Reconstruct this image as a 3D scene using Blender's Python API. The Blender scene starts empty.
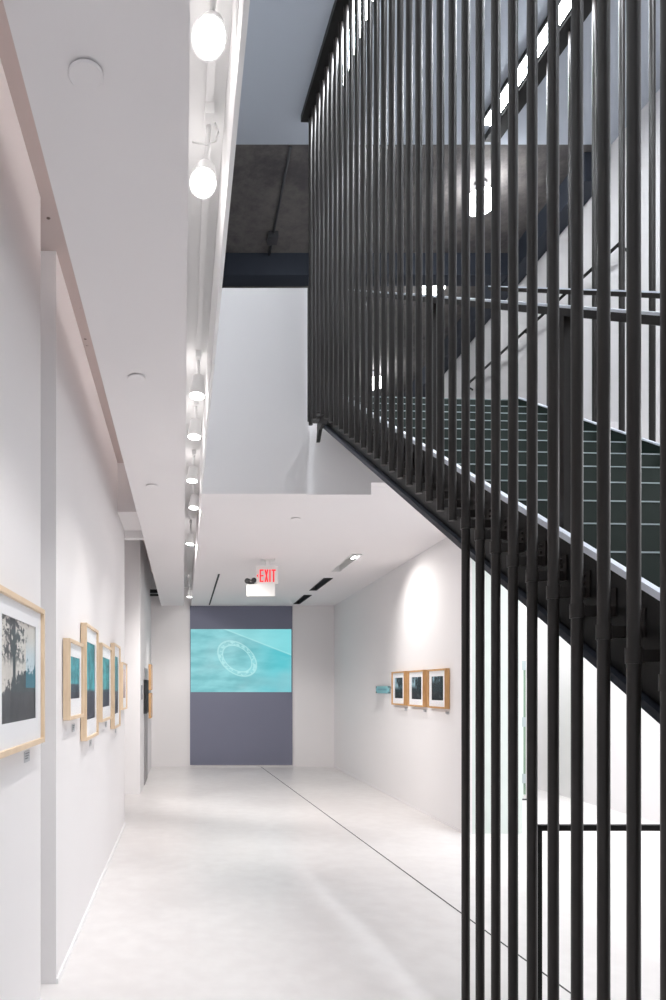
import bpy, bmesh, math
from mathutils import Vector, Matrix

SC = bpy.context.scene
COL = SC.collection
H = 1.65                                   # eye height of the photographer

# ------------------------------------------------------------------ materials
class NB:
    """tiny node builder"""
    def __init__(self, name):
        self.m = bpy.data.materials.new(name); self.m.use_nodes = True
        self.t = self.m.node_tree; self.t.nodes.clear()
        self.out = self.t.nodes.new('ShaderNodeOutputMaterial')
    def n(self, typ, **kw):
        nd = self.t.nodes.new(typ)
        for k, v in kw.items(): setattr(nd, k, v)
        return nd
    def put(self, sock, v):
        if isinstance(v, bpy.types.NodeSocket): self.t.links.new(v, sock)
        else: sock.default_value = v
    def math(self, op, a, b=0.0, c=None, clamp=False):
        nd = self.n('ShaderNodeMath', operation=op, use_clamp=clamp)
        self.put(nd.inputs[0], a); self.put(nd.inputs[1], b)
        if c is not None: self.put(nd.inputs[2], c)
        return nd.outputs[0]
    def step(self, x, a, b):               # smoothstep, 0 at a, 1 at b
        nd = self.n('ShaderNodeMapRange', interpolation_type='SMOOTHSTEP')
        self.put(nd.inputs['Value'], x)
        if a < b:
            nd.inputs['From Min'].default_value = a; nd.inputs['From Max'].default_value = b
            nd.inputs['To Min'].default_value = 0; nd.inputs['To Max'].default_value = 1
        else:
            nd.inputs['From Min'].default_value = b; nd.inputs['From Max'].default_value = a
            nd.inputs['To Min'].default_value = 1; nd.inputs['To Max'].default_value = 0
        return nd.outputs['Result']
    def mix(self, f, a, b):
        nd = self.n('ShaderNodeMix', data_type='RGBA')
        self.put(nd.inputs['Factor'], f)
        for s, v in ((nd.inputs[6], a), (nd.inputs[7], b)):
            self.put(s, v if isinstance(v, bpy.types.NodeSocket) else (*v, 1))
        return nd.outputs[2]
    def gen(self):
        s = self.n('ShaderNodeSeparateXYZ'); c = self.n('ShaderNodeTexCoord')
        self.t.links.new(c.outputs['Generated'], s.inputs[0]); return s.outputs, c.outputs['Generated']
    def noise(self, scale, detail=3.0, vec=None, obj=False, rough=0.5):
        nd = self.n('ShaderNodeTexNoise'); nd.inputs['Scale'].default_value = scale
        nd.inputs['Detail'].default_value = detail; nd.inputs['Roughness'].default_value = rough
        if vec is None:
            c = self.n('ShaderNodeTexCoord'); vec = c.outputs['Object' if obj else 'Generated']
        self.t.links.new(vec, nd.inputs['Vector']); return nd.outputs[0]
    def bsdf(self, col, rough=0.5, metal=0.0, spec=0.5, emis=None, estr=0.0, bump=None, bstr=0.1):
        p = self.n('ShaderNodeBsdfPrincipled')
        self.put(p.inputs['Base Color'], col if isinstance(col, bpy.types.NodeSocket) else (*col, 1))
        self.put(p.inputs['Roughness'], rough); p.inputs['Metallic'].default_value = metal
        p.inputs['Specular IOR Level'].default_value = spec
        if emis is not None:
            self.put(p.inputs['Emission Color'], emis if isinstance(emis, bpy.types.NodeSocket) else (*emis, 1))
            p.inputs['Emission Strength'].default_value = estr
        if bump is not None:
            b = self.n('ShaderNodeBump'); b.inputs['Strength'].default_value = bstr
            self.put(b.inputs['Height'], bump); self.t.links.new(b.outputs[0], p.inputs['Normal'])
        self.t.links.new(p.outputs[0], self.out.inputs[0]); return self.m

def lin(r, g, b):
    f = lambda c: (c/255/12.92) if c/255 <= .04045 else ((c/255+.055)/1.055)**2.4
    return (f(r), f(g), f(b))

def m_plain(name, col, rough=.5, metal=0., spec=.5, var=.05, scale=6., bump=0.):
    b = NB(name); n = b.noise(scale, 4, obj=True)
    c = b.mix(n, tuple(x*(1-var) for x in col), tuple(min(1, x*(1+var)) for x in col))
    if bump:
        return b.bsdf(c, rough, metal, spec, bump=b.noise(scale*12, 4, obj=True), bstr=bump)
    return b.bsdf(c, rough, metal, spec)

def m_emit(name, col, s):
    b = NB(name); return b.bsdf((.9, .9, .9), .4, emis=col, estr=s)

def m_floor():
    b = NB('pale_sealed_concrete')
    n1 = b.noise(.8, 5, obj=True); n2 = b.noise(7, 5, obj=True)
    f = b.math('ADD', b.math('MULTIPLY', n1, .65), b.math('MULTIPLY', n2, .35))
    c = b.mix(b.step(f, .35, .68), lin(220, 216, 215), lin(231, 228, 227))
    return b.bsdf(c, b.math('MULTIPLY_ADD', n1, .12, .26), spec=.4, bump=n2, bstr=.012)

def m_wood():
    b = NB('pale_maple'); co = b.n('ShaderNodeTexCoord'); mp = b.n('ShaderNodeMapping')
    mp.inputs['Scale'].default_value = (30, 4, 4); b.t.links.new(co.outputs['Object'], mp.inputs[0])
    n = b.noise(2.2, 5, vec=mp.outputs[0])
    return b.bsdf(b.mix(n, lin(206, 178, 146), lin(238, 216, 188)), .45)

def m_oak():
    b = NB('warm_oak'); co = b.n('ShaderNodeTexCoord'); mp = b.n('ShaderNodeMapping')
    mp.inputs['Scale'].default_value = (30, 4, 4); b.t.links.new(co.outputs['Object'], mp.inputs[0])
    n = b.noise(2.2, 5, vec=mp.outputs[0])
    return b.bsdf(b.mix(n, lin(176, 128, 78), lin(218, 176, 124)), .45)

def m_concrete():
    b = NB('raw_dark_concrete'); n1 = b.noise(1.1, 6, obj=True, rough=.65); n2 = b.noise(9, 6, obj=True, rough=.7)
    f = b.math('ADD', b.math('MULTIPLY', n1, .6), b.math('MULTIPLY', n2, .4))
    c = b.mix(b.step(f, .36, .66), lin(88, 85, 86), lin(124, 119, 116))
    return b.bsdf(c, .85, spec=.2, bump=n2, bstr=.25)

def m_primed():
    b = NB('speckled_primed_slab'); n = b.noise(16, 3, obj=True, rough=.6)
    v = b.n('ShaderNodeTexVoronoi'); v.inputs['Scale'].default_value = 9
    co = b.n('ShaderNodeTexCoord'); b.t.links.new(co.outputs['Object'], v.inputs['Vector'])
    spot = b.math('MULTIPLY', b.step(v.outputs['Distance'], .12, .07), b.step(n, .5, .62))
    return b.bsdf(b.mix(spot, lin(200, 188, 185), lin(112, 98, 92)), .8, spec=.2)

def m_glass():
    b = NB('picture_glazing'); tr = b.n('ShaderNodeBsdfTransparent'); gl = b.n('ShaderNodeBsdfGlossy')
    gl.inputs['Roughness'].default_value = .02; lw = b.n('ShaderNodeLayerWeight'); lw.inputs[0].default_value = .5
    fc = b.math('MULTIPLY_ADD', b.math('POWER', lw.outputs['Facing'], 5.0), .06, .004)
    mx = b.n('ShaderNodeMixShader'); L = b.t.links.new
    L(fc, mx.inputs[0]); L(tr.outputs[0], mx.inputs[1]); L(gl.outputs[0], mx.inputs[2])
    L(mx.outputs[0], b.out.inputs[0]); return b.m

def m_seascape(name, horizon, top, low, seed):
    b = NB(name); s, g = b.gen()
    n = b.noise(3.0+seed, 5, rough=.6); n2 = b.noise(11+seed, 4)
    up = b.mix(b.step(n, .35, .66), tuple(c*.62 for c in top), tuple(min(1, c*1.5) for c in top))
    dn = b.mix(n2, tuple(c*.75 for c in low), tuple(c*1.3 for c in low))
    h = b.math('ADD', s[2], b.math('MULTIPLY', b.math('SUBTRACT', n2, .5), .03))
    return b.bsdf(b.mix(b.step(h, horizon-.02, horizon+.02), dn, up), .5)

def m_forest():
    b = NB('forest_print'); s, g = b.gen(); y, z = s[1], s[2]
    n = b.noise(14, 6, rough=.7); n2 = b.noise(5, 5, rough=.6)
    sky = b.mix(n2, lin(196, 190, 184), lin(226, 222, 216))
    # forest silhouette: higher towards the middle right, with a ragged top
    hill = b.math('MULTIPLY_ADD', y, .34, .22)
    hill = b.math('ADD', hill, b.math('MULTIPLY', b.math('SUBTRACT', n, .5), .55))
    hill = b.math('ADD', hill, b.math('MULTIPLY', b.step(y, .88, .66), .08))
    forest = b.step(b.math('SUBTRACT', hill, z), -.01, .02)
    trunk = b.math('MULTIPLY', b.step(b.math('ABSOLUTE', b.math('SUBTRACT', y, .36)), .045, .03), b.step(z, .2, .25))
    dx = b.math('ABSOLUTE', b.math('SUBTRACT', y, .33))
    crown = b.math('MULTIPLY', b.step(b.math('ADD', n, b.math('MULTIPLY', dx, -.42)), .40, .44), b.step(z, .5, .66))
    dark = b.math('MAXIMUM', forest, b.math('MAXIMUM', trunk, crown))
    ink = b.mix(n2, lin(38, 40, 46), lin(92, 94, 98))
    c = b.mix(dark, sky, ink)
    blue = b.math('MULTIPLY', b.step(y, .69, .70), b.math('MULTIPLY', b.step(z, .335, .34), b.step(z, .9, .6)))
    c = b.mix(b.math('MULTIPLY', blue, .82), c, b.mix(dark, lin(196, 214, 224), lin(54, 122, 142)))
    return b.bsdf(c, .5)

def m_nightprint(name, seed, lift):
    b = NB(name); s, g = b.gen(); y, z = s[1], s[2]
    n = b.noise(1.5+seed*.22, 4, rough=.5); n2 = b.noise(3+seed*.3, 4, rough=.6)
    cloud = b.math('MULTIPLY', b.step(n, .44, .58), b.step(z, lift-.12, lift+.16))
    rock = b.math('MULTIPLY', b.step(n2, .5, .7), b.math('MULTIPLY', b.step(z, .42, .2), .22))
    c = b.mix(cloud, lin(13, 17, 24), lin(158, 188, 200))
    return b.bsdf(b.mix(rock, c, lin(128, 130, 132)), .5)

def m_pink():
    b = NB('rose_print'); s, g = b.gen(); n = b.noise(4, 4)
    return b.bsdf(b.mix(b.step(s[2], .1, .8), lin(170, 150, 150), lin(226, 206, 202)), .5)

def m_projection():
    b = NB('projected_teal_picture'); s, g = b.gen(); x, z = s[0], s[2]
    mp = b.n('ShaderNodeMapping'); mp.inputs['Scale'].default_value = (1.6, 1, 3.2); mp.inputs['Rotation'].default_value = (0, -.25, 0)
    b.t.links.new(g, mp.inputs[0]); n = b.noise(2.0, 5, vec=mp.outputs[0], rough=.5)
    n2 = b.noise(26, 3); n3 = b.noise(1.6, 3)
    c = b.mix(b.step(n, .3, .7), lin(104, 182, 190), lin(146, 216, 222))
    c = b.mix(b.math('MULTIPLY', b.step(x, .45, 1.0), .75), c, lin(62, 200, 212))
    c = b.mix(b.math('MULTIPLY', b.step(n3, .45, .7), .35), c, lin(178, 206, 212))
    # bright wedge in the upper right, edge runs down from (0.36,1) to (1,0.58)
    e = b.math('SUBTRACT', z, b.math('SUBTRACT', 1.2, b.math('MULTIPLY', x, .62)))
    c = b.mix(b.math('MULTIPLY', b.step(e, 0, .012), .42), c, lin(170, 240, 242))
    c = b.mix(b.math('MULTIPLY', b.step(b.math('ABSOLUTE', b.math('ADD', e, -.01)), .02, .004), .35), c, lin(196, 244, 246))
    # slanted ring with worn marks
    asp = 2.127/1.329
    dx = b.math('MULTIPLY', b.math('SUBTRACT', x, .462), asp); dz = b.math('SUBTRACT', z, .533)
    a = math.radians(-38); ca, sa = math.cos(a), math.sin(a)
    u = b.math('ADD', b.math('MULTIPLY', dx, ca), b.math('MULTIPLY', dz, sa))
    v = b.math('SUBTRACT', b.math('MULTIPLY', dz, ca), b.math('MULTIPLY', dx, sa))
    r = b.math('SQRT', b.math('ADD', b.math('POWER', b.math('DIVIDE', u, .35), 2.0), b.math('POWER', b.math('DIVIDE', v, .235), 2.0)))
    ring = b.math('MULTIPLY', b.step(r, .70, .75), b.step(r, 1.03, .98))
    rim = b.math('MAXIMUM', b.math('MULTIPLY', b.step(r, .93, .97), b.step(r, 1.04, 1.0)), b.math('MULTIPLY', b.step(r, .70, .73), b.step(r, .79, .76)))
    marks = b.math('MULTIPLY', ring, b.step(n2, .48, .6))
    c = b.mix(b.math('MULTIPLY', ring, .18), c, lin(178, 240, 240))
    c = b.mix(b.math('MULTIPLY', b.math('MAXIMUM', b.math('MULTIPLY', rim, .5), b.math('MULTIPLY', marks, .6)), .8), c, lin(206, 250, 250))
    return b.bsdf((.02, .03, .03), .6, emis=c, estr=.95)

M = {}
M['floor'] = m_floor()
M['white'] = m_plain('white_wall_paint', (.805, .785, .79), .7, spec=.25, var=.012, scale=2)
M['ceil'] = m_plain('white_ceiling_paint', (.80, .775, .785), .75, spec=.2, var=.01, scale=2)
M['slot'] = m_plain('white_slot_paint', (.84, .84, .84), .6, spec=.3, var=.01)
M['primed'] = m_primed()
M['concrete'] = m_concrete()
M['navy'] = m_plain('dark_navy_paint', lin(56, 61, 71), .6, spec=.3, var=.12, scale=3)
M['charcoal'] = m_plain('charcoal_paint', lin(44, 48, 56), .6, var=.12, scale=3)
M['void'] = m_plain('grey_ceiling_paint', lin(186, 192, 202), .75, spec=.2, var=.012, scale=2)
M['slate'] = m_plain('slate_grey_paint', lin(122, 124, 142), .7, spec=.25, var=.02, scale=3)
M['bar'] = m_plain('bronze_black_metal', (.0215, .0182, .0168), .34, 0, .3, var=.1, scale=20)
M['steel'] = m_plain('black_steel', (.012, .0115, .011), .42, 0, .25, var=.1, scale=12)
M['tread'] = m_plain('dark_green_rubber', lin(30, 43, 38), .5, spec=.3, var=.12, scale=8)
M['nosing'] = m_plain('brushed_nosing', lin(170, 182, 184), .4, .3, var=.05, scale=20)
M['navysteel'] = m_plain('blue_black_steel', lin(34, 38, 48), .4, .3, var=.08, scale=12)
M['signwhite'] = m_plain('sign_enamel', (.72, .71, .70), .45, var=.02)
M['alu'] = m_plain('pale_aluminium_strip', lin(222, 227, 236), .4, .1, var=.04, scale=20)
M['maple'] = m_wood(); M['oak'] = m_oak()
M['mat'] = m_plain('white_mat_board', (.83, .83, .85), .8, spec=.15, var=.01)
M['glass'] = m_glass()
M['lampwhite'] = m_plain('white_lamp_enamel', (.82, .82, .82), .4, var=.02)
M['lens'] = m_emit('lit_lens', (1, .98, .95), 14)
M['led'] = m_emit('led_diffuser', (.90, .95, 1), 62)
M['drum'] = m_emit('lit_drum_shade', (.95, .98, 1), 28)
M['dark'] = m_plain('matt_black', (.012, .012, .013), .7, var=.1)
M['dgrey'] = m_plain('dark_grey_plastic', (.06, .06, .065), .5, var=.1)
M['grey'] = m_plain('grey_label_card', lin(196, 198, 202), .7, var=.03)
M['ink'] = m_plain('grey_print', lin(112, 114, 118), .7, var=.03)
M['red'] = NB('lit_red_letters').bsdf((.7, .03, .04), .4, emis=(.85, .02, .03), estr=.8)
M['greenglass'] = m_plain('pale_green_panel', lin(214, 223, 218), .35, var=.02, scale=3)
M['glassedge'] = m_plain('green_glass_edge', lin(128, 150, 132), .25, var=.3, scale=5)
M['teal'] = m_plain('teal_acrylic', lin(150, 204, 212), .2, var=.05)
M['tealdark'] = m_plain('dark_teal_print', lin(70, 140, 156), .4, var=.1)
M['door'] = m_plain('grey_door_paint', lin(150, 146, 148), .5, var=.03)
M['joint'] = m_plain('dark_floor_sealant', (.035, .035, .04), .7, var=.1)

# ------------------------------------------------------------------ geometry helpers
def box(bm, x0, x1, y0, y1, z0, z1):
    vs = [bm.verts.new((x, y, z)) for z in (z0, z1) for y in (y0, y1) for x in (x0, x1)]
    for f in ((0, 2, 3, 1), (4, 5, 7, 6), (0, 1, 5, 4), (1, 3, 7, 5), (3, 2, 6, 7), (2, 0, 4, 6)):
        bm.faces.new([vs[i] for i in f])
    return vs

def prism(bm, pts, axis, a, b):
    """closed outline pts extruded along axis; axis 0 -> pts are (y,z), 1 -> (x,z), 2 -> (x,y)"""
    def P(p, t):
        return (t, p[0], p[1]) if axis == 0 else (p[0], t, p[1]) if axis == 1 else (p[0], p[1], t)
    A = [bm.verts.new(P(p, a)) for p in pts]; B = [bm.verts.new(P(p, b)) for p in pts]
    n = len(pts)
    bm.faces.new(A); bm.faces.new(B[::-1])
    for i in range(n):
        j = (i+1) % n
        bm.faces.new((A[j], A[i], B[i], B[j]))

def tube(bm, p, q, r, n=14, r2=None, cap=True):
    p, q = Vector(p), Vector(q); d = (q-p).normalized()
    u = d.orthogonal().normalized(); v = d.cross(u); r2 = r if r2 is None else r2
    A, B = [], []
    for i in range(n):
        t = 2*math.pi*i/n; o = u*math.cos(t)+v*math.sin(t)
        A.append(bm.verts.new(p+o*r)); B.append(bm.verts.new(q+o*r2))
    for i in range(n):
        j = (i+1) % n; f = bm.faces.new((A[i], A[j], B[j], B[i])); f.smooth = True
    if cap:
        bm.faces.new(A[::-1]); bm.faces.new(B)

def polytube(bm, pts, r, n=8):
    for a, b in zip(pts, pts[1:]): tube(bm, a, b, r, n)

def lathe(bm, prof, M4, n=24):
    rings = []
    for r, z in prof:
        rings.append([bm.verts.new(M4 @ Vector((r*math.cos(2*math.pi*i/n), r*math.sin(2*math.pi*i/n), z))) for i in range(n)])
    for A, B in zip(rings, rings[1:]):
        for i in range(n):
            j = (i+1) % n; f = bm.faces.new((A[i], A[j], B[j], B[i])); f.smooth = True
    bm.faces.new(rings[0][::-1]); bm.faces.new(rings[-1])

def mesh(name, fn, mat, parent=None, origin=None, bevel=0):
    """fn fills a bmesh in world coordinates; origin becomes the object's location"""
    bm = bmesh.new(); fn(bm)
    bmesh.ops.recalc_face_normals(bm, faces=bm.faces)
    for ed in bm.edges:
        if len(ed.link_faces) == 2 and ed.calc_face_angle(0) > .6: ed.smooth = False
    off = Vector(origin) if origin is not None else Vector((0, 0, 0))
    if parent is not None:
        p, w = parent, Vector((0, 0, 0))
        while p is not None: w += p.location; p = p.parent
        for vtx in bm.verts: vtx.co -= w
    elif origin is not None:
        for vtx in bm.verts: vtx.co -= off
    me = bpy.data.meshes.new(name); bm.to_mesh(me); bm.free()
    me.materials.append(M[mat] if isinstance(mat, str) else mat)
    o = bpy.data.objects.new(name, me); COL.objects.link(o)
    if parent is not None: o.parent = parent
    else: o.location = off
    if bevel:
        md = o.modifiers.new('bevel', 'BEVEL'); md.width = bevel; md.segments = 2; md.limit_method = 'ANGLE'
    return o

def tag(o, label, cat, group=None):
    o['label'] = label; o['category'] = cat
    if group: o['group'] = group
    return o

def thing(name, loc, label, cat, group=None):
    o = bpy.data.objects.new(name, None); o.location = loc; o.empty_display_size = .1
    COL.objects.link(o); return tag(o, label, cat, group)

def struct(name, fn, mat):
    o = mesh(name, fn, mat); o['kind'] = 'structure'; return o

def B(*a): return lambda bm: box(bm, *a)
def BB(*bs):
    def f(bm):
        for b in bs: box(bm, *b)
    return f

# ------------------------------------------------------------------ the room
YB = 14.1                                    # back wall
CZ = H+1.757                                 # low hall ceiling / soffit underside
L2 = H+2.415                                 # upper floor level
UZ = H+2.45                                  # slab above the side slot
def PV(y): return H+5.15-.08*(6.3-y)          # sloping ceiling over the stair hall

struct('floor', B(-2.2, 6.2, -4, 14.3, -.12, 0), 'floor')
def joint(bm):
    a, b, w = Vector((2.30, -1.0)), Vector((1.655, 14.08)), .006
    prism(bm, [(a.x-w, a.y), (a.x+w, a.y), (b.x+w, b.y), (b.x-w, b.y)], 2, .0, .0015)
struct('trim_1', joint, 'joint')

struct('wall_left', BB((-.85, -.71, -4, 3.32, 0, UZ), (-1.4, -1.3, 3.0, 4.0, 0, UZ)), 'white')
struct('wall_left_middle', BB((-1.3, -.71, 3.725, 8.08, 0, UZ)), 'white')
struct('wall_left_far', BB((-2.0, -.67, 10.42, YB, 0, UZ), (-2.2, -2.0, 8.0, 10.6, 0, UZ)), 'white')
struct('wall_back', BB((-2.2, 3.3, YB, 14.3, 0, UZ)), 'white')
struct('wall_right', BB((3.2, 3.3, 7.6, YB, 0, H+1.9)), 'white')
struct('ceiling_slab', BB((-2.2, -.02, -4, YB, UZ, UZ+.12)), 'primed')
struct('trim_2', BB((-.71, -.505, 7.22, 8.08, H+1.92, UZ), (-2.0, -.47, 8.081, 8.22, H+1.836, UZ)), 'white')
struct('ceiling_soffit', BB((-.46, .018, -4, YB, CZ, H+2.2)), 'ceil')
struct('ceiling_slot', BB((.018, .171, -4, YB, H+2.15, H+2.2)), 'slot')
struct('trim_3', BB((.155, .171, -4, 5.995, CZ, PV(-4)+.6)), 'slot')
# low ceiling of the hall, its right strip rises a little towards the stair
struct('ceiling', BB((.171, 1.7, 6.14, YB, CZ, H+2.1)), 'ceil')
def zr(y): return CZ+.108*(YB-y)/8.1
SLOTS = [(9.0, 10.3), (10.8, 12.1), (12.57, 13.85)]
SX0, SX1 = 2.28, 2.43
def rceil(bm):
    def slab(x0, x1, y0, y1):
        vs = []
        for z in (0, .25):
            for y in (y0, y1):
                for x in (x0, x1):
                    vs.append(bm.verts.new((x, y, zr(y)+z if z == 0 else H+2.1)))
        for f in ((0, 2, 3, 1), (4, 5, 7, 6), (0, 1, 5, 4), (1, 3, 7, 5), (3, 2, 6, 7), (2, 0, 4, 6)):
            bm.faces.new([vs[i] for i in f])
    slab(1.7, SX0, 6.14, YB); slab(SX1, 3.2, 6.14, YB)
    ys = [6.14] + [v for s in SLOTS for v in s] + [YB]
    for i in range(0, len(ys), 2): slab(SX0, SX1, ys[i], ys[i+1])
struct('ceiling_right', rceil, 'ceil')
struct('wall_bulkhead', BB((.171, 1.12, 5.995, 6.14, CZ, H+3.61), (1.12, 1.7, 6.02, 6.14, CZ, L2), (1.7, 4.05, 6.02, 6.14, H+1.865, L2)), 'white')
struct('floor_upper', BB((.171, 4.05, 6.14, 13.2, H+2.1, L2)), 'floor')
struct('ceiling_stair_hall', lambda bm: prism(bm, [(-4, PV(-4)), (6.3, PV(6.3)), (6.3, PV(6.3)+.5), (-4, PV(6.3)+.5)], 0, .23, 4.05), 'void')
struct('ceiling_upper', BB((.23, 4.05, 6.3, 13.2, H+5.16, H+5.4)), 'concrete')
struct('wall_upper_back', BB((.171, 4.05, 13.0, 13.2, L2, H+5.3)), 'charcoal')
struct('wall_upper_left', BB((.1, .23, 6.14, 13.2, L2, H+5.3)), 'charcoal')
struct('wall_upper_right', BB((4.05, 4.2, -1, 13.2, H+1.9, H+5.5)), 'white')
struct('trim_4', BB((.23, 4.05, 7.88, 8.1, H+4.90, H+5.16)), 'navy')
struct('trim_5', BB((3.86, 4.05, 6.4, 13.0, H+4.88, H+5.16)), 'navy')
# bright room behind the stair
struct('wall_side_panel', BB((3.3, 3.87, 7.6, 7.65, 0, H+1.9)), 'greenglass')
struct('wall_side_back', BB((3.3, 6.0, 11.2, 11.35, 0, H+2.4)), 'white')
struct('wall_side_right', BB((5.85, 6.0, -1, 11.2, 0, H+2.4)), 'white')
# thin floor trims
struct('baseboard_left', BB((-.71, -.698, 3.725, 8.08, 0, .03)), 'slot')
struct('baseboard_right', BB((3.19, 3.2, 7.6, YB, 0, .025)), 'ceil')
struct('baseboard_back', BB((-.67, .14, YB-.012, YB, 0, .05), (2.32, 3.2, YB-.012, YB, 0, .05)), 'ceil')

# ------------------------------------------------------------------ staircase
# the stair stands turned by about three degrees to the hall; it is laid out square and turned at the end
SL, NA, TD = .622, -1.0, .28                 # slope, nosing line intercept at y=0 (above eye), going
XS, XR = 1.563, 3.06                         # faces of the two stringers
XB, SPC, RB = 1.443, .1310, .0185            # hanging bars on the hall side
XQ, SPQ = 3.2, .272                          # bars on the wall side
PIV, ANG = Vector((1.5, 0, 0)), math.radians(3.01)
TURN = []
def sthing(*a):
    t = thing(*a); TURN.append(t); return t
def zn(y): return H+NA+SL*y
YT = 5.49                                    # top nosing
YF = (-NA-H)/SL                              # foot of the stair, behind the camera
st = sthing('staircase', ((XS+XR)/2, YF, 0), 'wide dark green closed riser staircase between black steel stringers', 'staircase')
def stringer(x0, x1):
    def f(bm):
        top, bot = -.975, -1.347
        y0 = (-H-bot)/SL; ys = (-H-top)/SL
        yt = (2.44-top)/SL; ye = 5.93
        pts = [(ys, 0), (y0, 0), (ye, H+bot+SL*ye), (5.97, H+bot+SL*ye), (5.97, H+2.44), (yt, H+2.44)]
        prism(bm, pts, 0, x0, x1)
    return f
def flange(x0, x1, bot, th):
    def f(bm):
        y0 = (-H-bot)/SL; ye = 5.93
        prism(bm, [(y0, 0), (ye, H+bot+SL*ye), (ye, H+bot+SL*ye+th), (y0-th/SL, 0)], 0, x0, x1)
    return f
s1 = mesh('stringer', stringer(XS, XS+.014), 'steel', st)
mesh('flange', flange(XS-.03, XS, -1.347, .03), 'navysteel', s1)
def strip(x0, x1, z0, z1, ya, yb):
    return lambda bm: prism(bm, [(ya, H+z0+SL*ya), (yb, H+z0+SL*yb), (yb, H+z1+SL*yb), (ya, H+z1+SL*ya)], 0, x0, x1)
mesh('edge_strip', strip(XS-.006, XS+.02, -.993, -.968, -1.0, 5.48), 'alu', s1)
s2 = mesh('stringer', stringer(XR, XR+.014), 'tread', st)
mesh('edge_strip', strip(XR-.006, XR+.02, -.977, -.967, -1.0, 5.48), 'alu', s2)
for k in range(24):
    y = YT-TD*k; z = zn(y)
    if z-.17 < .0: break
    yb = y+TD+.02 if k else 5.975
    def f(bm, y=y, z=z, yb=yb):
        prism(bm, [(y, z), (yb, z), (yb, z-.03), (y+.014, z-.03), (y+.014, z-.176), (y, z-.176)], 0, XS+.0145, XR-.0005)
    t = mesh('tread', f, 'tread', st)
    mesh('nosing', B(XS+.016, XR-.008, y-.003, y+.004, z-.005, z+.001), 'nosing', t)
mesh('underside', lambda bm: prism(bm, [(-.6, H-1.33-SL*.6+.02), (5.9, H-1.33+SL*5.9), (5.9, H-1.31+SL*5.9), (-.6, H-1.31-SL*.6+.02)], 0, XS+.02, XR-.005), 'steel', st)
mesh('hanger_bracket', lambda bm: prism(bm, [(5.50, H+2.34), (5.93, H+2.36), (5.93, H+2.30), (5.955, H+2.2), (5.93, H+2.2), (5.86, H+2.28), (5.74, H+2.285), (5.6, H+2.22)], 0, XS-.06, XS-.031), 'steel', st)

# screen of hanging bars on the hall side
sc = sthing('bar_screen', (XB, 1.5, 0), 'tall near screen of closely spaced dark bronze bars along the hall side of stair', 'screen')
mesh('top_rail', lambda bm: prism(bm, [(-1.0, PV(-1.0)-.06), (5.965, PV(5.965)-.06), (5.965, PV(5.965)-.002), (-1.0, PV(-1.0)-.002)], 0, XB-.078, XB+.035), 'steel', sc)
for i in range(36):
    y = 5.914-SPC*i
    zt = PV(y)-.055
    zb = H-1.135+SL*y                         # bracket height
    z0 = min(H-1.17+SL*y, H+2.34) if i < 22 else 0.0
    if y > 5.64: zb = H+2.375
    b = mesh('bar', lambda bm: tube(bm, (XB, y, z0), (XB, y, zt), RB, 18), 'bar', sc)
    def br(bm, y=y, zb=zb, i=i):
        h = .024
        if i >= 22: tube(bm, (XB, y, zb-h), (XB, y, zb+h), RB+.0042, 18)
        box(bm, XB+RB*.8, XS-.003, y-.008, y+.008, zb-.018, zb+.018)
        box(bm, XS-.006, XS-.0005, y-.028, y+.028, zb-.02, zb+.075)
        for dz in (.035, .06): tube(bm, (XS-.014, y, zb+dz), (XS-.005, y, zb+dz), .007, 8)
    mesh('bracket', br, 'bar', b)

# right hand screen with wider spacing
sr = sthing('bar_screen', (XQ, 4, 0), 'far screen of wider spaced dark bars on the wall side of stair', 'screen')
mesh('top_rail', lambda bm: prism(bm, [(-1.0, PV(-1.0)-.06), (6.1, PV(6.1)-.06), (6.1, PV(6.1)-.002), (-1.0, PV(-1.0)-.002)], 0, 3.115, 3.25), 'steel', sr)
for i in range(12):
    y = 6.05-SPQ*i
    z0 = H-1.13+SL*y if y < 5.6 else L2
    b = mesh('bar', lambda bm: tube(bm, (XQ, y, z0), (XQ, y, PV(y)-.055), RB, 14), 'bar', sr)
    zb = H-1.07+SL*y if y < 5.6 else L2+.02
    mesh('bracket', lambda bm: (tube(bm, (XQ, y, zb-.018), (XQ, y, zb+.026), RB+.004, 14), box(bm, XR+.0145, XQ-RB*.8, y-.008, y+.008, zb-.018, zb+.02)), 'bar', b)

# handrails
def handrail(x, ya, yb, label, posts, arms, up=0.0):
    hr = sthing('handrail', (x, ya, zn(ya)), label, 'handrail', )
    mesh('rail', strip(x-.022, x+.022, -.150+up, -.118+up, ya, yb), 'bar', hr)
    mesh('grip_strip', strip(x-.024, x+.022, -.118+up, -.107+up, ya, yb), 'alu', hr)
    for y in posts:
        mesh('post', B(x-.02, x+.02, y-.017, y+.017, zn(y)-.02+TD*.0, H-.14+SL*y), 'bar', hr)
    for y in arms:
        mesh('bracket', BB((x+.01, XQ-RB*.8, y-.006, y+.006, H-.148+up+SL*y, H-.13+up+SL*y)), 'bar', hr)
handrail(1.64, .1, 5.45, 'flat dark handrail on posts along the hall side of stair', (1.41, 2.61, 3.81, 5.01), (), -.010)
handrail(3.0, .9, 5.76, 'thin flat handrail fixed to the wall side bars of the stair', (), [6.05-SPQ*i for i in (2, 5, 8)], .056)

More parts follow.
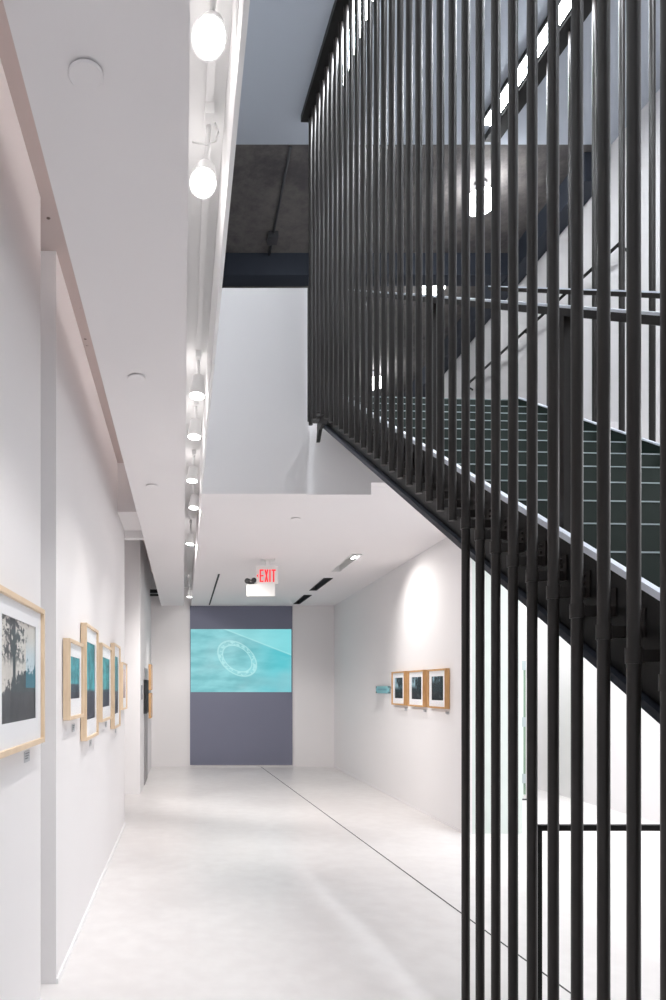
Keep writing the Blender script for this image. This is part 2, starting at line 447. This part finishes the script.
# LED lines above the stair, one beside each screen
def led(x0, x1, y1, label):
    t = sthing('linear_light', ((x0+x1)/2, 3, PV(3)), label, 'ceiling light', 'linear lights over the stair')
    mesh('housing', lambda bm: prism(bm, [(.2, PV(.2)-.045), (y1, PV(y1)-.045), (y1, PV(y1)-.002), (.2, PV(.2)-.002)], 0, x0, x1), 'steel', t)
    mesh('diffuser', lambda bm: prism(bm, [(.21, PV(.21)-.055), (y1-.01, PV(y1-.01)-.055), (y1-.01, PV(y1-.01)-.045), (.21, PV(.21)-.045)], 0, x0+.012, x1-.012), 'led', t)
led(1.51, 1.64, 5.95, 'long bright linear light beside the top of near bar screen')
led(2.985, 3.10, 5.92, 'long bright linear light beside the top of far bar screen')
for t in TURN:
    t.location = PIV+Matrix.Rotation(ANG, 3, 'Z') @ (t.location-PIV); t.rotation_euler.z = ANG

# cane guard under the stair
g = thing('guard_rail', (1.386, 2.6, 0), 'low black guard rail standing on floor under the stair', 'guard rail')
mesh('post', B(1.375, 1.397, 2.59, 2.612, 0, 1.12), 'steel', g)
mesh('post', B(2.56, 2.582, 2.59, 2.612, 0, 1.12), 'steel', g)
mesh('rail', B(1.375, 2.582, 2.589, 2.613, 1.098, 1.121), 'steel', g)

# ------------------------------------------------------------------ upper floor
c = thing('conduit', (1.02, 6.25, H+5.1), 'thin grey conduit with junction box under the dark concrete ceiling', 'conduit')
mesh('pipe', lambda bm: (tube(bm, (1.02, 6.32, H+5.14), (1.02, 7.88, H+5.14), .014, 10)), 'dgrey', c)
mesh('junction_box', lambda bm: box(bm, .965, 1.075, 7.5, 7.64, H+5.09, H+5.16), 'dgrey', c)
for k, (y, lab) in enumerate(((6.78, 'nearest round lit lamp under concrete ceiling, topmost seen through the bars'),
                              (8.22, 'middle round lit lamp under concrete ceiling, seen through the bars'),
                              (10.8, 'farthest and smallest round lit lamp under the concrete ceiling'))):
    x = (3.03, 3.07, 3.11)[k]
    z = H+5.16
    zd = H+4.92
    t = thing('drum_lamp', (x, y, z), lab, 'lamp', 'round lamps of upper floor')
    mesh('stem', lambda bm: (tube(bm, (x, y, zd+.10), (x, y, z), .012, 10), tube(bm, (x, y, z-.03), (x, y, z), .06, 16)), 'dgrey', t)
    mesh('shade', lambda bm: lathe(bm, [(.05, .10), (.13, .085), (.155, .05), (.155, 0), (.148, 0)], Matrix.Translation((x, y, zd+.01)), 28), 'drum', t)
    mesh('diffuser', lambda bm: lathe(bm, [(.148, .012), (.15, 0), (.13, -.02), (.04, -.035)], Matrix.Translation((x, y, zd+.005)), 28), 'drum', t)
w = thing('handrail', (3.98, 6.0, H+4.1), 'thin black handrail on the white wall beyond the far bars', 'handrail')
mesh('rail', lambda bm: tube(bm, (3.95, 6.0, H+4.03), (3.95, 9.4, H+4.24), .016, 10), 'steel', w)
for y in (6.05, 7.7, 9.3):
    mesh('bracket', lambda bm: tube(bm, (3.95, y, H+4.03+.062*(y-6)), (4.052, y, H+3.97+.062*(y-6)), .012, 8), 'steel', w)

# ------------------------------------------------------------------ ceiling fittings of the hall
def sprinkler(x, y, zc, label):
    o = mesh('sprinkler_cover', lambda bm: (lathe(bm, [(.046, 0), (.05, .004), (.05, .006)], Matrix.Translation((x, y, zc-.012)), 28),
                                          tube(bm, (x, y, zc-.007), (x, y, zc), .02, 16)), 'ceil', origin=(x, y, zc))
    tag(o, label, 'sprinkler cover', 'round sprinkler covers')
sprinkler(-.277, 1.90, CZ, 'round white sprinkler cover under the soffit, nearest and largest')
sprinkler(-.262, 3.75, CZ, 'round white sprinkler cover under the soffit, second from the camera')
sprinkler(-.27, 5.74, CZ, 'round white sprinkler cover under the soffit, third from the camera')
sprinkler(1.16, 6.85, CZ, 'small round sprinkler cover on the low ceiling before the exit sign')

ts = mesh('air_slot', BB((.535, .565, 10.17, 13.9, CZ-.004, CZ+.002)), 'dark'); tag(ts, 'thin black linear air slot in the ceiling left of exit sign', 'air vent')
vg = thing('air_grille', (-.58, 13.4, H+1.9), 'small dark slotted grille beside soffit end by the back wall', 'air vent')
mesh('frame', BB((-.66, -.47, 13.3, 13.34, H+1.86, H+1.99)), 'dark', vg)
mesh('slat', BB((-.66, -.47, 13.27, 13.3, H+1.9, H+1.912)), 'grey', vg)

for k, (y0, y1) in enumerate(SLOTS):
    lab = ('ceiling slot with a lit lamp, nearest of the three on the right',
           'dark recessed ceiling slot, middle of the three on the right',
           'dark recessed ceiling slot nearest the back wall')[k]
    t = thing('recessed_slot', ((SX0+SX1)/2, (y0+y1)/2, zr(y0)), lab, 'recessed light', 'recessed ceiling slots')
    zt = H+2.08
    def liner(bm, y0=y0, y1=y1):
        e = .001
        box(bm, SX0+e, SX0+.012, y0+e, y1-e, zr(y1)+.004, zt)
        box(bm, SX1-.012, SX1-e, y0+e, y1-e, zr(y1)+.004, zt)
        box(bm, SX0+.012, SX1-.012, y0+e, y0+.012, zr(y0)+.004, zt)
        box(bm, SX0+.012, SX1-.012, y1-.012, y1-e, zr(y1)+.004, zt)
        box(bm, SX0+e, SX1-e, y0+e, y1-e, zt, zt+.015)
    mesh('liner', liner, 'lampwhite' if k == 0 else 'dgrey', t)  # white liner for the lit slot; dark liners paint in the unlit shade
    mesh('track', B(2.34, 2.37, y0+.03, y1-.03, zt-.03, zt-.001), 'dark', t)

# exit sign
ex = thing('exit_sign', (1.135, 9.0, CZ), 'white ceiling hung sign with red EXIT letters and emergency lamp box', 'exit sign')
mesh('canopy', lambda bm: (box(bm, 1.06, 1.24, 8.97, 9.09, CZ-.022, CZ), box(bm, 1.12, 1.18, 9.0, 9.05, H+1.66, CZ-.02)), 'signwhite', ex)
fp = mesh('sign_face', B(.985, 1.285, 9.0, 9.045, H+1.42, H+1.665), 'signwhite', ex, bevel=.004)
def letters(bm):
    y0, y1 = 8.994, 9.0005
    zb, zt = H+1.445, H+1.615; h = zt-zb; s = .019; w = .053
    def bar(xa, xb, za, zc): box(bm, xa, xb, y0, y1, za, zc)
    x = 1.035
    bar(x, x+s, zb, zt)
    for za in (zb, zb+h/2-s/2, zt-s): bar(x+s, x+w, za, za+s)
    x += w+.012                               # X
    prism(bm, [(x, zb), (x+s, zb), (x+w, zt), (x+w-s, zt)], 1, y0, y1)
    prism(bm, [(x+w-s, zb), (x+w, zb), (x+s, zt), (x, zt)], 1, y0-.0005, y1)
    x += w+.012; bar(x, x+s, zb, zt)          # I
    x += s+.012                               # T
    bar(x, x+w+.004, zt-s, zt); bar(x+w/2+.002-s/2, x+w/2+.002+s/2, zb, zt-s)
    cx, cz = 1.006, (zb+zt)/2                 # arrow head pointing left
    prism(bm, [(cx-.012, cz), (cx+.012, cz+.026), (cx+.012, cz+.012), (cx+.004, cz), (cx+.012, cz-.012), (cx+.012, cz-.026)], 1, y0, y1)
mesh('letters', letters, 'red', ex)
mesh('battery_box', B(.865, 1.245, 9.0, 9.09, H+1.255, H+1.42), 'signwhite', ex, bevel=.006)
mesh('emergency_lamp', lambda bm: (box(bm, .885, .965, 9.0, 9.06, H+1.42, H+1.445), tube(bm, (.90, 9.05, H+1.475), (.865, 8.97, H+1.455), .024, 14, .038), tube(bm, (.945, 9.05, H+1.475), (.955, 8.97, H+1.465), .022, 14, .036)), 'dark', ex)

# track and its lamps
tr = mesh('track_rail', BB((.082, .112, .8, 13.6, H+2.125, H+2.149)), 'lampwhite'); tag(tr, 'long white lighting track inside the ceiling slot', 'lighting track')
def spot(name, loc, target, energy, size, blend=.6):
    li = bpy.data.lights.new(name, 'SPOT'); li.energy = energy; li.spot_size = math.radians(size); li.spot_blend = blend
    li.shadow_soft_size = .035; li.color = (1, .965, .93)
    o = bpy.data.objects.new(name, li); COL.objects.link(o); o.location = loc
    o.rotation_euler = (Vector(target)-Vector(loc)).to_track_quat('-Z', 'Y').to_euler(); return o
HEADS = [  # y, x, z above eye, target, watt
    (1.913, .075, 1.87, (-.71, 2.7, 1.5), 120, 'white track lamp with lit lens at the very top of the slot'),
    (2.461, .074, 1.87, (-.71, 3.3, 1.4), 100, 'white track lamp with a cable loop, second from the top'),
    (4.228, .088, 1.86, (-.71, 4.3, 1.3), 80, 'lit white track lamp, third from the camera'),
    (4.916, .083, 1.86, (-.71, 5.2, 1.3), 80, 'lit white track lamp, fourth from the camera'),
    (5.955, .080, 1.86, (-.71, 6.8, 1.3), 80, 'lit white track lamp, fifth from the camera'),
    (6.62, .105, 1.80, (1.8, 9.6, .3), 250, 'lit white track lamp in the slot just before the low ceiling begins'),
    (8.41, .085, 1.83, (2.1, 11.6, .9), 460, 'lit white track lamp in the slot over the passage left of exit sign'),
    (12.45, .120, 1.72, (.6, 12.9, 0.2), 120, 'lit white track lamp hanging lowest, at the back wall end of slot')]
for k, (y, x, zz, tg, watt, lab) in enumerate(HEADS):
    p = Vector((x, y, H+zz)); d = (Vector(tg)-p).normalized()
    # the housing turns only part way: limit its lean inside the narrow slot
    dd = Vector((-.1, -.75 if k < 2 else -.1, -1)).normalized()
    t = thing('track_lamp', (x, y, H+2.125), lab, 'track light', 'lamps on the white track')
    R = Matrix.Translation(p) @ dd.to_track_quat('Z', 'Y').to_matrix().to_4x4()
    mesh('housing', lambda bm: lathe(bm, [(.030, -.13), (.040, -.125), (.043, -.06), (.050, -.03), (.052, 0), (.047, 0)], R, 26), 'lampwhite', t)
    mesh('lens', lambda bm: lathe(bm, [(.046, -.004), (.046, .001), (.03, .004)], R, 26), 'lens', t)
    top = R @ Vector((0, 0, -.12))
    mesh('stem', lambda bm: (tube(bm, top, (.097, y, H+2.10), .010, 10), box(bm, .08, .114, y-.05, y+.05, H+2.085, H+2.127)), 'lampwhite', t)
    if k == 1:
        mesh('cable', lambda bm: polytube(bm, [(.12, y, H+2.09), (.13, y-.01, H+2.05), (.12, y-.03, H+2.0), (.09, y-.05, H+1.97), (.06, y-.06, H+1.965), (.035, y-.05, H+1.98)], .0035), 'lampwhite', t)
    spot('track_spot', p+dd*.012, tg, watt*.82, 78 if k < 5 else 120)
    gl_ = bpy.data.lights.new('spill_fill', 'POINT'); gl_.energy = .6 if k < 5 else .35; gl_.shadow_soft_size = .05; gl_.color = (1, .97, .94)
    go_ = bpy.data.objects.new('spill_fill', gl_); COL.objects.link(go_); go_.location = p+Vector((0, .11, .06))  # extra point light added by each lamp to brighten the slot
p = Vector((2.37, 9.25, zr(9.25)+.004))
t = thing('track_lamp', (2.355, 9.25, H+2.05), 'lit track lamp inside the nearest recessed slot on right side', 'track light')
R = Matrix.Translation(p) @ Vector((.35, -.35, -1)).normalized().to_track_quat('Z', 'Y').to_matrix().to_4x4()
mesh('housing', lambda bm: lathe(bm, [(.025, -.11), (.035, -.105), (.038, -.05), (.043, 0), (.038, 0)], R, 22), 'lampwhite', t)
mesh('lens', lambda bm: lathe(bm, [(.038, -.004), (.038, .001), (.02, .003)], R, 22), 'lens', t)
mesh('stem', lambda bm: tube(bm, R @ Vector((0, 0, -.10)), (2.355, 9.25, H+2.052), .009, 8), 'lampwhite', t)
spot('slot_spot', p+Vector((.01, 0, -.03)), (3.2, 8.7, 1.6), 100, 135, 1.0)

# ------------------------------------------------------------------ pictures
def framed(label, side, wall, y0, y1, z0, z1, depth, border, art, mg, wood, group=None, mb=None):
    """side -1: hangs on a left wall facing +x, side +1: on the right wall facing -x; mg = mat margins (y low, y high, bottom, top)"""
    s = -side
    X = lambda d: wall+s*d                    # d metres out from the wall
    def bx(bm, da, db, ya, yb, za, zb):
        xa, xb = sorted((X(da), X(db))); box(bm, xa, xb, ya, yb, za, zb)
    t = thing('framed_picture', (wall, (y0+y1)/2, H+z0), label, 'picture', group)
    za, zb = H+z0, H+z1
    def fr(bm):
        bx(bm, .004, depth, y0, y1, za, za+border); bx(bm, .004, depth, y0, y1, zb-border, zb)
        bx(bm, .004, depth, y0, y0+border, za+border, zb-border); bx(bm, .004, depth, y1-border, y1, za+border, zb-border)
    mesh('frame', fr, wood, t)
    mesh('backing', lambda bm: bx(bm, .001, .012, y0+border*.6, y1-border*.6, za+border*.6, zb-border*.6), 'dgrey', t)
    ya, yb, zc, zd = y0+mg[0], y1-mg[1], za+mg[2], zb-mg[3]
    dm = depth-.016
    def mt(bm):
        i0, i1, k0, k1 = y0+border, y1-border, za+border, zb-border
        bx(bm, dm-.004, dm, i0, i1, k0, zc); bx(bm, dm-.004, dm, i0, i1, zd, k1)
        bx(bm, dm-.004, dm, i0, ya, zc, zd); bx(bm, dm-.004, dm, yb, i1, zc, zd)
    mesh('mat_board', mt, 'mat', t)
    mesh('print', lambda bm: bx(bm, dm-.012, dm-.006, ya-.006, yb+.006, zc-.006, zd+.006), art, t)
    mesh('glazing', lambda bm: bx(bm, dm+.003, dm+.005, y0+border+.001, y1-border-.001, za+border+.001, zb-border-.001), 'glass', t)
    return t
TEAL = lin(62, 142, 152); SLATE = lin(58, 60, 74)
framed('large pale wood framed forest print with black trees on near left wall', -1, -.71, 2.37, 3.185, -.253, .378, .05, .022, m_forest(), (.115, .12, .12, .095), 'maple')
gl = 'teal seascapes on the left wall'
framed('small pale wood framed teal seascape, nearest of the row on left wall', -1, -.71, 3.92, 4.47, -.185, .30, .046, .02, m_seascape('sea_one', .36, TEAL, SLATE, 0), (.10, .08, .125, .10), 'maple', gl)
framed('tallest pale wood framed teal seascape, second in the row on left wall', -1, -.71, 4.59, 5.25, -.36, .458, .046, .02, m_seascape('sea_two', .38, TEAL, SLATE, 1.1), (.11, .09, .14, .12), 'maple', gl)
framed('pale wood framed teal seascape, third in the row on left wall', -1, -.71, 5.49, 6.27, -.275, .383, .046, .02, m_seascape('sea_three', .36, lin(70, 146, 150), SLATE, 2.3), (.11, .09, .12, .11), 'maple', gl)
framed('narrow looking framed teal seascape, fourth in the row on left wall', -1, -.71, 6.475, 7.10, -.39, .45, .046, .02, m_seascape('sea_four', .40, lin(66, 136, 144), SLATE, 3.1), (.10, .10, .14, .12), 'maple', gl)
framed('small pale pink framed print at the far end of left wall', -1, -.71, 7.42, 8.0, -.235, .30, .042, .018, m_pink(), (.06, .06, .13, .07), 'maple')
gr = 'night prints on the right wall'
framed('leftmost oak framed dark print with blue sky on right wall', 1, 3.2, 9.46, 10.04, -.235, .255, .06, .022, m_nightprint('night_one', 1, .5), (.11, .11, .10, .09), 'oak', gr)
framed('middle of three oak framed dark prints on right wall', 1, 3.2, 8.71, 9.31, -.238, .252, .06, .022, m_nightprint('night_two', 3, .55), (.11, .11, .10, .09), 'oak', gr)
framed('rightmost oak framed dark print on right wall, nearest the bars', 1, 3.2, 7.98, 8.56, -.24, .248, .06, .022, m_nightprint('night_three', 5, .78), (.10, .10, .10, .09), 'oak', gr)
framed('upper of two oak frames seen edge on far down left wall', -1, -.67, 12.9, 13.5, -.02, .48, .05, .022, m_pink(), (.09, .09, .09, .09), 'oak')
framed('lower of two oak frames seen edge on far down left wall', -1, -.67, 12.9, 13.5, -.57, -.08, .05, .022, m_pink(), (.09, .09, .09, .09), 'oak')

def caption(side, wall, y, z, label, w=.10, h=.05):
    s = -side; X = lambda d: wall+s*d
    def bx(bm, da, db, ya, yb, za, zb):
        xa, xb = sorted((X(da), X(db))); box(bm, xa, xb, ya, yb, za, zb)
    t = thing('caption_card', (wall, y, H+z), label, 'caption card', 'caption cards')
    mesh('card', lambda bm: bx(bm, .0005, .004, y-w/2, y+w/2, H+z-h, H+z), 'grey', t)
    mesh('print_lines', lambda bm: [bx(bm, .004, .0048, y-w*.4, y+w*(.38-.12*j), H+z-.013-.011*j, H+z-.008-.011*j) for j in range(3)], 'ink', t)
caption(-1, -.71, 3.02, -.28, 'small grey caption card under the large forest print')
caption(-1, -.71, 4.30, -.225, 'small grey caption card under the nearest teal seascape')
caption(-1, -.71, 5.10, -.385, 'small grey caption card under the tallest teal seascape')
caption(-1, -.71, 6.12, -.30, 'small grey caption card under the third teal seascape')
caption(-1, -.71, 7.0, -.41, 'small grey caption card under the fourth teal seascape')
caption(1, 3.2, 9.56, -.265, 'small caption card under the leftmost dark print')
caption(1, 3.2, 8.80, -.268, 'small caption card under the middle dark print', .12, .035)
caption(1, 3.2, 8.06, -.27, 'small caption card under the rightmost dark print', .12, .03)
pq = thing('wall_plaque', (3.2, 10.6, H), 'small pale teal acrylic plaque beside the leftmost dark print', 'plaque')
mesh('panel', B(3.17, 3.178, 10.25, 10.95, H-.07, H+.045), 'teal', pq)
mesh('lettering', BB((3.1685, 3.17, 10.38, 10.84, H-.02, H+.005)), 'tealdark', pq)
for yy in (10.28, 10.92):
    for z in (-.055, .03):
        mesh('standoff', lambda bm: tube(bm, (3.164, yy, H+z), (3.2, yy, H+z), .014, 10), 'dgrey', pq)

# things on the far left wall
d = mesh('door_1', B(-.672, -.655, 11.4, 12.35, 0, 2.02), 'door'); d['kind'] = 'structure'
bp = mesh('wall_monitor', B(-.67, -.615, 11.3, 11.95, H-.42, H+.16), 'dark', bevel=.008); tag(bp, 'thin black wall monitor seen edge on far down left wall', 'monitor')
sw = thing('switch_plate', (-.67, 10.75, H), 'small grey switch plate by the corner of far left wall', 'switch')
mesh('plate', B(-.67, -.660, 10.68, 10.84, H-.17, H+.06), 'ink', sw)
mesh('button', B(-.660, -.655, 10.73, 10.79, H-.09, H-.02), 'grey', sw)

# back wall
pn = mesh('projection_panel', B(.148, 2.312, YB-.03, YB-.001, .045, CZ-.002), 'slate'); tag(pn, 'tall slate grey panel covering the middle of back wall', 'panel')
pi = mesh('projected_picture', B(.162, 2.289, YB-.036, YB-.0302, H-.065, H+1.264), m_projection()); tag(pi, 'glowing teal video picture with a pale ring on the slate panel', 'projection')

# glass door edge in the bright room
gd = thing('glass_door', (5.06, 10.0, 0), 'open glass door seen edge on in bright room behind the bars', 'door')
mesh('leaf', B(5.0, 5.06, 9.9, 10.7, .02, 2.6), 'greenglass', gd)
mesh('glass_edge', B(5.06, 5.095, 9.9, 10.7, .08, 2.0), 'glassedge', gd)
for z in (.32, 1.16, 2.0):
    mesh('hinge', B(5.02, 5.09, 9.885, 9.9, z-.07, z+.07), 'nosing', gd)
mesh('foot_rail', B(4.97, 5.115, 9.89, 9.9, .0, .02), 'dgrey', gd)

# ------------------------------------------------------------------ sky, added fill lights and camera
W = bpy.data.worlds.new('overcast_sky'); SC.world = W; W.use_nodes = True
bg = W.node_tree.nodes['Background']; bg.inputs[0].default_value = (.93, .965, 1, 1); bg.inputs[1].default_value = .85
def area(name, loc, rot, sx, sy, e, col):
    li = bpy.data.lights.new(name, 'AREA'); li.shape = 'RECTANGLE'; li.size = sx; li.size_y = sy; li.energy = e; li.color = col
    o = bpy.data.objects.new(name, li); COL.objects.link(o); o.location = loc; o.rotation_euler = rot
area('soffit_fill', (-.25, 3.5, H+2.42), (0, math.radians(-75), 0), .06, 9.5, 26, (1, .95, .92))  # added strip above the soffit, lifts the dark upper left wall
area('slot_fill', (.05, 3.3, H+2.12), (0, 0, 0),   .03, 6, 1.5, (1, .98, .96))  # added fixtureless strip, brightens the inside of the track slot
area('side_room_fill', (5.0, 5.5, 4.0), (0, 0, 0), 1.5, 10, 295, (.97, .99, 1))  # added area light that whitens the side room in place of daylight

cam = bpy.data.cameras.new('camera'); co = bpy.data.objects.new('camera', cam); COL.objects.link(co)
co.location = (0, 0, H); co.rotation_euler = (math.pi/2, 0, 0)
cam.sensor_fit = 'AUTO'; cam.sensor_width = 36; cam.lens = 666/1000*36
cam.shift_x = .150; cam.shift_y = .189; cam.clip_start = .05
SC.camera = co

vs = SC.view_settings
vs.view_transform = 'Standard'; vs.look = 'None'; vs.gamma = 1.0; vs.use_curve_mapping = False; vs.exposure = 0.0
SC.cycles.max_bounces = 10; SC.cycles.diffuse_bounces = 6; SC.cycles.glossy_bounces = 4
SC.cycles.sample_clamp_indirect = 6.0
SC.cycles.use_denoising = True
